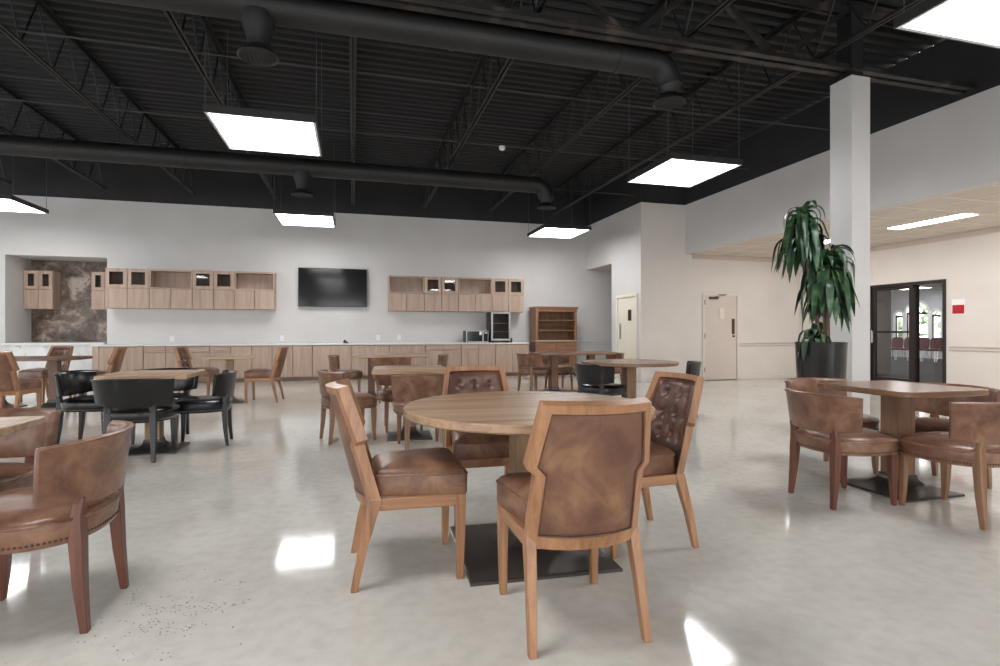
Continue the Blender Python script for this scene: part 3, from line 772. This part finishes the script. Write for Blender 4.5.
for sx in (-1, 1): MB().box(sx*.2-.04, sx*.2+.04, .05, .46, 0, .02).build('foot', M['black_plastic'], t)
MB().box(.266, .31, .0, .06, .0, .12).build('control_box', M['black_plastic'], t)

# wooden hutch
t = empty('hutch', (5.24, 13.5, 0)); tag(t, 'brown wooden hutch with open shelves above drawers at the counter end', 'hutch')
w, d = .585, .5
b = MB(); b.box(-w, -w+.03, .02, d, 0, 1.76); b.box(w-.03, w, .02, d, 0, 1.76); b.box(-w+.03, w-.03, d-.015, d, 0, 1.76); b.box(-w+.03, w-.03, .02, d-.015, .05, .09); b.box(-w+.03, w-.03, .02, d-.015, .655, .68)
b.build('carcass', M['hutch'], t, .003)
MB().box(-w-.02, w+.02, -.02, d, 1.76, 1.80).box(-w-.035, w+.035, -.035, d, 1.80, 1.825).build('crown', M['hutchx'], t, .004)
f = MB(); f.box(-w, -w+.07, 0, .0195, .93, 1.76); f.box(w-.07, w, 0, .0195, .93, 1.76); f.box(-w+.07, w-.07, 0, .0195, 1.69, 1.76); f.build('face_frame', M['hutch'], t, .002)
MB().box(-w-.01, w+.01, -.03, d-.015, .895, .93).build('ledge', M['cabx'], t, .004)
for z in (1.18, 1.31, 1.45): MB().box(-w+.031, w-.031, .03 if z != 1.31 else .25, d-.016, z, z+.022).build('shelf', M['hutchx'], t, .002)
for a, c in ((-w+.005, -.004), (.004, w-.005)):
    o = MB().box(a, c, 0, .0195, .685, .89).build('drawer', M['hutchx'], t, .002)
    MB().dome(((a+c)/2, -.001, .79), .016, .9, 10, (0, -1, 0)).build('knob', M['brown_metal'], o)
    o = MB().box(a, c, 0, .0195, .06, .68).build('door', M['hutch'], t, .002)
    MB().dome((c-.04 if a < -.1 else a+.04, -.001, .42), .016, .9, 10, (0, -1, 0)).build('knob', M['brown_metal'], o)

# ------------------------------------------------------------------ tables
def sqring(h, z, c=0, n=1): return [(-h, -h, z), (h, -h, z), (h, h, z), (-h, h, z)]
def rounded(hx, hy, r, n=6):
    p = []
    for cx, cy, a0 in ((hx-r, hy-r, 0), (-hx+r, hy-r, 90), (-hx+r, -hy+r, 180), (hx-r, -hy+r, 270)):
        p += [(cx+r*math.cos(R(a0+90*k/n)), cy+r*math.sin(R(a0+90*k/n))) for k in range(n+1)]
    return p
def pedestal(t, ox, half, pw, mped, zt):
    o = MB().box(ox-pw/2, ox+pw/2, -pw/2, pw/2, .03, zt).build('pedestal', M[mped], t, .004)
    k = half
    rings = [(k, 0), (k, .012), (k-.004, .015)]+[(pw/2+.006+(k*.93-pw/2)*(1-u/8)**2.6, .016+.10*(u/8)**1.3) for u in range(0, 9)]
    MB().loft([[(x+ox, y, z) for x, y, z in sqring(h, z)] for h, z in rings]).build('base_plate', M['plate'], t)
def table(x, y, rz, outline, zt, th, label, mtop='top', mped='ped', feet=((0, .26),), pw=.14, under=0.):
    t = empty('dining_table', (x, y, 0), R(rz)); tag(t, label, 'table')
    b = .006
    MB().loft([[(px*s_, py*s_, z) for px, py in outline] for z, s_ in ((zt-th, .985), (zt-th+.008, 1.), (zt-.006, 1.), (zt, .99))]).build('tabletop', M[mtop], t, sharp=30)
    MB().box(-.26 if len(feet) == 1 else -.5, .26 if len(feet) == 1 else .5, -.2, .2, zt-th-.012, zt-th).build('mounting_plate', M['plate'], t)
    for ox, half in feet: pedestal(t, ox, half, pw, mped, zt-th-.012)
    return t
circ = lambda r, n=64: [(r*math.cos(2*PI*k/n), r*math.sin(2*PI*k/n)) for k in range(n)]
table(.90, 2.735, -3, circ(.655), .765, .042, 'large round oak table in the foreground', feet=((0, .37),), pw=.17)
table(3.86, 3.06, 0, rounded(.38, .38, .07), .755, .04, 'square brown table at the right, front of the pillar', 'darktop', 'walnut', ((0, .27),), .15)
table(-1.81, 2.62, 0, rounded(.41, .41, .012, 2), .755, .04, 'square table corner cut by the left edge of the photo', feet=((0, .26),))
table(-1.87, 5.97, 1, rounded(.37, .37, .012, 2), .755, .045, 'square wooden table among four black chairs', feet=((0, .25),), pw=.13)
table(-4.80, 9.85, 0, rounded(.80, .5, .42, 8), .765, .04, 'long oval dark table at the far left by the marble niche', 'darktop', 'darkped', ((-.36, .25), (.36, .25)), .12)
table(-1.95, 9.72, 8, rounded(.38, .38, .012, 2), .755, .04, 'small square table in front of the left cabinets, far behind the black chairs', feet=((0, .22),), pw=.115)
table(.62, 9.70, 0, rounded(.63, .40, .02, 2), .755, .04, 'rectangular far table before the counter, behind the middle square table', 'top', 'darkped', ((-.31, .22), (.31, .22)), .12)
table(.60, 6.02, -4, rounded(.39, .39, .012, 2), .755, .045, 'middle square table with grey top behind the large round table', feet=((0, .24),), pw=.13)
table(4.06, 9.62, 0, rounded(.82, .42, .25, 8), .765, .04, 'long brown table in front of the wooden hutch', 'darktop', 'darkped', ((-.38, .26), (.38, .26)), .13)
table(3.50, 6.40, 0, circ(.62), .765, .04, 'round table with the black chair at its left, before the alcove', 'darktop', 'ped', ((0, .3),), .14)

# ------------------------------------------------------------------ tall frame chairs
def lerp(a, b, t): return a+(b-a)*t
def pw(tbl, t):
    for (t0, v0), (t1, v1) in zip(tbl, tbl[1:]):
        if t <= t1: return lerp(v0, v1, (t-t0)/(t1-t0))
    return tbl[-1][1]
def make_frame_chair():
    t = empty('frame_dining_chair')
    XR0 = -.245
    Z0, Z1 = .362, .905
    outw = [(0, .224), (.52, .210), (.565, .240), (1, .203)]
    inw = [(0, .190), (.52, .178), (.58, .207), (1, .171)]
    nrm = Vector((.97, 0, .245)).normalized()
    def cx(s_): return XR0+lerp(.092, -.048, s_)
    def P(y, s_, off):            # a point of the back: y across, s_ up, off along the normal (forward positive)
        c = .095*(abs(y)/.25)**2-.058
        return Vector((cx(s_)+c*.97, y, lerp(Z0, Z1, s_)))+nrm*off
    # frame ring: matched outer / inner points
    ss = [0, .15, .3, .42, .52, .545, .565, .58, .7, .85, .94, 1.]
    ring = []
    for s_ in ss:
        si = min(max(s_, .085), .945)
        ring.append(((pw(outw, s_), s_), (pw(inw, si), si)))
    n = 9
    top = [((lerp(.203, -.203, k/n), 1.), (lerp(pw(inw, .945), -pw(inw, .945), k/n), .945)) for k in range(1, n)]
    left = [((-o[0], o[1]), (-i[0], i[1])) for o, i in reversed(ring)]
    bot = [((lerp(-.224, .224, k/n), 0.), (lerp(-pw(inw, .085), pw(inw, .085), k/n), .085)) for k in range(1, n)]
    loop = ring+top+left+bot
    def thick(s_): return .021 if s_ < .52 else .024
    rings = []
    for (oy, os), (iy, is_) in loop:
        h = thick(os)
        rings.append([P(oy, os, -h), P(oy, os, h), P(iy, is_, h), P(iy, is_, -h)])
    rings.append(rings[0])
    f = MB().loft(rings, False, False)
    f.build('back_frame', M['oak'], t, 0, 30)
    # rear leather
    def rear(u, v):
        s_ = lerp(.083, .947, v); w = pw(inw, s_)+.001; y = (2*u-1)*w
        return P(y, s_, -.012-.006*(1-(2*u-1)**4)*(1-(2*v-1)**4))
    rearp = MB().grid(rear, 14, 14).build('back_panel', M['backleather'], t, sharp=80)
    edge = [P(i[0]*.985, min(max(i[1]*.99+.005, 0), 1), -.0165) for o, i in loop]
    MB().tube(edge, .0045, 6, True).build('piping', M['darkleather'], rearp, sharp=80)
    # tufted front
    BT = [(bx, bv) for bv in (.33, .57, .81) for bx in (-.55, 0, .55)]
    def front(u, v):
        s_ = lerp(.083, .947, v); w = pw(inw, s_)+.001; q = 2*u-1; y = q*w
        e = max(0, 1-abs(q)**8)*max(0, 1-abs(2*v-1)**10)
        d = .034*e
        for bx, bv in BT:
            r2 = ((q-bx)*.19)**2+((v-bv)*.45)**2
            d -= .020*math.exp(-r2/(.021**2))+.010*math.exp(-r2/(.055**2))
        return P(y, s_, .006+d)
    c = MB().grid(front, 44, 60).build('tufted_panel', M['darkleather'], t, sharp=80)
    for bx, bv in BT:
        s_ = lerp(.083, .947, bv)
        MB().dome(P(bx*pw(inw, s_), s_, .012), .011, .6, 10, nrm).build('button', M['darkleather'], c)
    # legs
    for sy in (-1, 1):
        y = sy*.205
        MB().post([(XR0+.004, sy*.222, 0, .030, .030), (XR0+.045, sy*.214, .20, .042, .036), (XR0+.10, sy*.206, .40, .056, .042)]).build('leg', M['oak'], t, .003)
        MB().post([(.236, sy*.213, 0, .030, .030), (.240, sy*.214, .2, .040, .038), (.240, sy*.214, .398, .046, .044)]).build('leg', M['oak'], t, .003)
    # seat rails
    r_ = MB()
    r_.box(.222, .258, -.192, .192, .345, .398)
    for sy in (-1, 1): r_.bar((XR0+.115, sy*.205, .372), (.22, sy*.215, .372), (.03, .054), (.03, .054))
    r_.box(XR0+.085, XR0+.112, -.183, .183, .345, .398)
    r_.build('seat_frame', M['oakx'], t, .003)
    # cushion
    def out(k, s_=1., z=0.):
        p = rounded(.5, .5, .05, 4); res = []
        for a, b_ in p:
            xx = lerp(-.150, .272, a+.5); ww = lerp(.178, .238, min(1, (a+.5)*1.15))
            res.append(((xx-.06)*s_+.06, b_*2*ww*s_, z))
        return res
    rows = [(.398, .985), (.405, 1.), (.487, 1.), (.498, .99), (.514, .94), (.528, .82), (.540, .6), (.546, .3)]
    cu = MB().loft([out(0, s_, z) for z, s_ in rows]).build('seat_cushion', M['leather'], t, sharp=50)
    MB().tube(out(0, .998, .492), .0055, 6, True).build('piping', M['leather'], cu, sharp=80)
    return t

# ------------------------------------------------------------------ barrel back chairs
def make_barrel_chair(lea, legm, nail, name='barrel_chair', upper=None):
    t = empty(name)
    def seat(s_, z):
        p = []
        for k in range(40):
            a = 2*PI*k/40; c, s2 = math.cos(a), math.sin(a)
            e = 2/3.6 if c > 0 else 2/2.5
            p.append((.270*s_*math.copysign(abs(c)**e, c), .280*s_*math.copysign(abs(s2)**e, s2), z))
        return p
    rows = [(.352, .955), (.36, .965), (.40, .985), (.438, 1.), (.448, .99), (.462, .93), (.474, .80), (.482, .55), (.485, .25)]
    cu = MB().loft([seat(s_, z) for z, s_ in rows]).build('seat_cushion', M[lea], t, sharp=50)
    MB().tube(seat(1.0, .441), .006, 6, True).build('piping', M[lea], cu, sharp=80)
    nl = MB(); o = seat(.972, .372); q = 0; acc = 0
    pts = [Vector(p) for p in o]
    for a, b_ in zip(pts, pts[1:]+pts[:1]):
        L_ = (b_-a).length
        while acc < L_:
            p = a.lerp(b_, acc/L_); nl.dome(p, .0058, .8, 6, (p.x, p.y, 0)); acc += .0165
        acc -= L_
    nl.build('nailhead_trim', M[nail], cu)
    # backrest band
    Rb, A, cx, th = .385, R(49), .115, .042
    prof = [(-th/2+.004, 0), (-th/2, .012), (-th/2, .235), (-th/2+.010, .257), (0, .264), (th/2-.006, .262), (th/2+.006, .250), (th/2, .235), (th/2, .012), (th/2-.004, 0)]
    def ring(a, sc=1.):
        res = []
        k = abs(a)/A
        for dr, z in prof:
            zz = lerp(.487+.03*k*k, .745-.008*k*k, z/.264)
            rr = Rb+dr*sc+.030*(z/.264)**1.5
            res.append((cx-rr*math.cos(a), rr*math.sin(a), zz))
        return res
    NS = 36
    rings = [ring(-A-.012, .5)]+[ring(lerp(-A, A, k/NS)) for k in range(NS+1)]+[ring(A+.012, .5)]
    bk = MB().loft(rings).build('backrest', M[lea], t, sharp=60)
    edge = [(cx-(Rb+th/2+.031)*math.cos(a), (Rb+th/2+.031)*math.sin(a), .737-.008*(abs(a)/A)**2) for a in [lerp(-A, A, k/NS) for k in range(NS+1)]]
    MB().tube(edge, .005, 6).build('piping', M[lea], bk, sharp=80)
    for sy in (-1, 1):
        y = sy*.175
        MB().post([(-.250, sy*.185, 0, .028, .030), (-.232, sy*.180, .18, .040, .044), (-.222, y, .36, .048, .056), (-.222, y, .45, .038, .054), (-.236, y, .52, .030, .048)]).build('leg', M[legm], t, .003)
        MB().post([(.215, sy*.198, 0, .026, .026), (.208, sy*.198, .10, .036, .034), (.205, sy*.198, .30, .050, .046), (.205, sy*.198, .358, .05, .046)]).build('leg', M[legm], t, .003)
    return t

PROTO = {}
def place(kind, x, y, face, label, group):
    if kind not in PROTO:
        PROTO[kind] = o = {'tall': make_frame_chair,
                           'brown': lambda: make_barrel_chair('leather', 'walnut', 'nail'),
                           'red': lambda: make_barrel_chair('leather', 'redwood', 'nail'),
                           'black': lambda: make_barrel_chair('blackleather', 'blackwood', 'blacknail')}[kind]()
    else: o = copy_tree(PROTO[kind])
    o.location = (x, y, 0); o.rotation_euler = (0, 0, R(face)); tag(o, label, 'chair', group)
    return o
G1, G2, G3 = 'wood framed tufted dining chairs', 'brown leather barrel chairs', 'black leather barrel chairs'
place('tall', .245, 2.70, 0, 'oak framed chair with brown leather seat, side view, left of the large round table', G1)
place('tall', .81, 3.38, -91, 'oak framed tufted chair behind the large round table, facing the viewer', G1)
place('tall', 1.52, 2.725, 181, 'oak framed tufted chair at the right side of the large round table', G1)
place('tall', .842, 2.045, 88, 'oak framed chair in the foreground showing its smooth brown leather back', G1)
place('tall', -4.30, 8.40, 86, 'oak framed chair with its back to the viewer, cut by the left edge', G1)
place('tall', -4.97, 10.75, 246, 'tufted chair behind the oval table, in front of the white marble panel', G1)
place('tall', -3.84, 9.80, 185, 'oak framed chair at the right end of the oval table, rising behind the black chairs', G1)
place('tall', -1.41, 9.70, 174, 'oak framed chair at the right of the small far square table, side view', G1)
place('tall', -2.56, 10.28, -6, 'tufted chair at the left of the small far square table', G1)

place('red', -1.24, 2.60, 180, 'brown leather barrel chair with reddish legs in the left foreground, back turned', G2)
place('red', -1.81, 3.17, -90, 'brown leather barrel chair behind the cut off left table, facing the viewer', G2)
place('red', 3.26, 2.98, -3, 'brown barrel chair at the left side of the right square table', G2)
place('brown', 3.72, 2.55, 92, 'brown barrel chair nearest the viewer at the right square table, cut by the right edge', G2)
place('brown', 3.87, 3.62, -90, 'brown barrel chair behind the right square table, below the planter', G2)
place('brown', 4.25, 3.06, 182, 'brown barrel chair at the far right side of the right square table', G2)
place('brown', -.04, 6.03, 17, 'brown barrel chair at the left of the middle square table', G2)
place('brown', .665, 5.43, 93, 'brown barrel chair with its back to the viewer at the middle square table', G2)
place('brown', .57, 6.50, -90, 'brown barrel chair on the far side of the middle square table', G2)
place('brown', .60, 9.15, 90, 'brown barrel chair with its back to the viewer at the rectangular far table', G2)
place('brown', 1.35, 9.72, 172, 'brown barrel chair at the right end of the rectangular far table', G2)
place('brown', -.10, 9.85, 0, 'brown barrel chair at the left end of the rectangular far table', G2)
place('brown', 3.36, 9.82, 22, 'brown barrel chair at the left end of the long table before the hutch', G2)
place('brown', 4.0, 10.2, -90, 'brown barrel chair behind the long table before the hutch', G2)
place('brown', 4.78, 9.62, 182, 'brown barrel chair at the right end of the long table before the hutch', G2)

place('black', -1.87, 5.64, 88, 'black leather barrel chair with its back to the viewer, nearest of the four', G3)
place('black', -1.49, 6.15, 185, 'black leather barrel chair at the right of the square table, side view', G3)
place('black', -2.60, 6.55, -8, 'black leather barrel chair at the left of the square table', G3)
place('black', -1.98, 6.54, -90, 'black leather barrel chair behind the square table, mostly hidden by it', G3)
place('black', 3.12, 6.42, 26, 'black leather barrel chair at the left of the round table before the alcove', G3)
place('black', 4.36, 6.62, 148, 'black leather barrel chair behind the tufted chair, in front of the rear door', G3)

# ------------------------------------------------------------------ potted plant
t = empty('potted_dracaena', (4.93, 4.77, 0)); tag(t, 'tall dracaena in a charcoal planter beside the pillar', 'plant')
MB().lathe([(.200, 0), (.206, .012), (.250, 1.02), (.254, 1.04), (.237, 1.04), (.233, .98)], seg=48).build('planter', M['planter'], t, sharp=30)
MB().lathe([(.23, .97), (.23, .985), (.1, .995)], seg=30).build('soil', M['soil'], t)
RX = Vector((.965, -.263, 0)); RY = Vector((.263, .965, 0))      # across and away, as the canes lean
def q_(a, d, z): v = RX*a+RY*d; return (v.x, v.y, z)
MB().tube([q_(-.02, 0, .98), q_(-.03, .02, 1.3), q_(-.10, .02, 1.7), q_(-.17, .0, 2.05), q_(-.20, 0, 2.33)], [.024, .023, .021, .019, .016], 10).build('stem', M['bark'], t)
MB().tube([q_(.05, -.04, .98), q_(.04, -.05, 1.3), q_(.03, -.06, 1.68)], [.022, .02, .017], 10).build('stem', M['bark'], t)
MB().tube([q_(.06, .06, .98), q_(.10, .08, 1.4), q_(.17, .06, 1.75)], [.019, .018, .015], 10).build('stem', M['bark'], t)
def foliage(c, n, lmin, lmax, spread, seed, up=.5, hgt=.3):
    rr = random.Random(seed); m = MB(); c = Vector(c)
    for k in range(n):
        a = k*2.39996+rr.uniform(-.3, .3); f = k/n
        L_ = rr.uniform(lmin, lmax)*(1. if f < .8 else .8)
        el = lerp(R(20), R(84), f)+rr.uniform(-.2, .2)
        w = rr.uniform(.052, .080)
        p = c+Vector((0, 0, hgt*(f-.65))); N = 11; st = L_/N
        side = Vector((-math.sin(a), math.cos(a), 0)); out_ = Vector((math.cos(a), math.sin(a), 0))
        vs = []; turn = rr.uniform(.38, .66)*spread*(1. if f < .9 else 1.9); tw = rr.uniform(-.5, .5); e1 = R(-88)+rr.uniform(-.05, .3)
        for i in range(N+1):
            s_ = i/N; q = min(1, s_/turn); e = lerp(el, e1, q*q*(3-2*q))
            d = out_*math.cos(e)+Vector((0, 0, math.sin(e)))
            ww = w*(.35+.65*min(1, s_*4))*(1-max(0, (s_-.55)/.45)**1.6)*.5+.001
            nn = d.cross(side).normalized()
            sd = (side*math.cos(tw*s_)+nn*math.sin(tw*s_)).normalized(); nn = d.cross(sd).normalized()
            vs += [p-sd*ww+nn*.18*ww, p-nn*.12*ww, p+sd*ww+nn*.18*ww]
            p = p+d*st
        fs = []
        for i in range(N):
            b_ = i*3; fs += [(b_, b_+1, b_+4, b_+3), (b_+1, b_+2, b_+5, b_+4)]
        m.add(vs, fs)
    return m
foliage(q_(-.20, 0, 2.26), 92, .40, .62, .95, 3, hgt=.36).build('leaf_crown', M['leaf'], t, sharp=80)
foliage(q_(.0, -.08, 1.74), 92, .42, .66, .95, 5, hgt=.36).build('leaf_crown', M['leaf'], t, sharp=80)
foliage(q_(.17, .05, 1.84), 64, .34, .54, .9, 9).build('leaf_crown', M['leaf'], t, sharp=80)
foliage(q_(-.12, -.08, 1.10), 22, .26, .40, .9, 11, hgt=.1).build('leaf_crown', M['leaf'], t, sharp=80)

# ------------------------------------------------------------------ light from outside, camera
w = bpy.data.worlds.new('daylight'); S.world = w; w.use_nodes = True
bg = w.node_tree.nodes['Background']; bg.inputs[0].default_value = (.95, .97, 1.0, 1); bg.inputs[1].default_value = 3.0

cam = bpy.data.cameras.new('camera'); co = bpy.data.objects.new('camera', cam); COL.objects.link(co)
co.location = (0, 0, 1.15); co.rotation_euler = (R(90), 0, R(-15.23))
cam.sensor_width = 36; cam.lens = 36*540/1000; cam.shift_y = -.001
cam.clip_start = .05; cam.clip_end = 200
S.camera = co
S.view_settings.view_transform = 'Standard'; S.view_settings.look = 'None'; S.view_settings.gamma = 1
S.view_settings.use_curve_mapping = False
S.view_settings.exposure = .86
S.cycles.use_denoising = True
S.cycles.max_bounces = 8; S.cycles.diffuse_bounces = 5; S.cycles.sample_clamp_indirect = 6
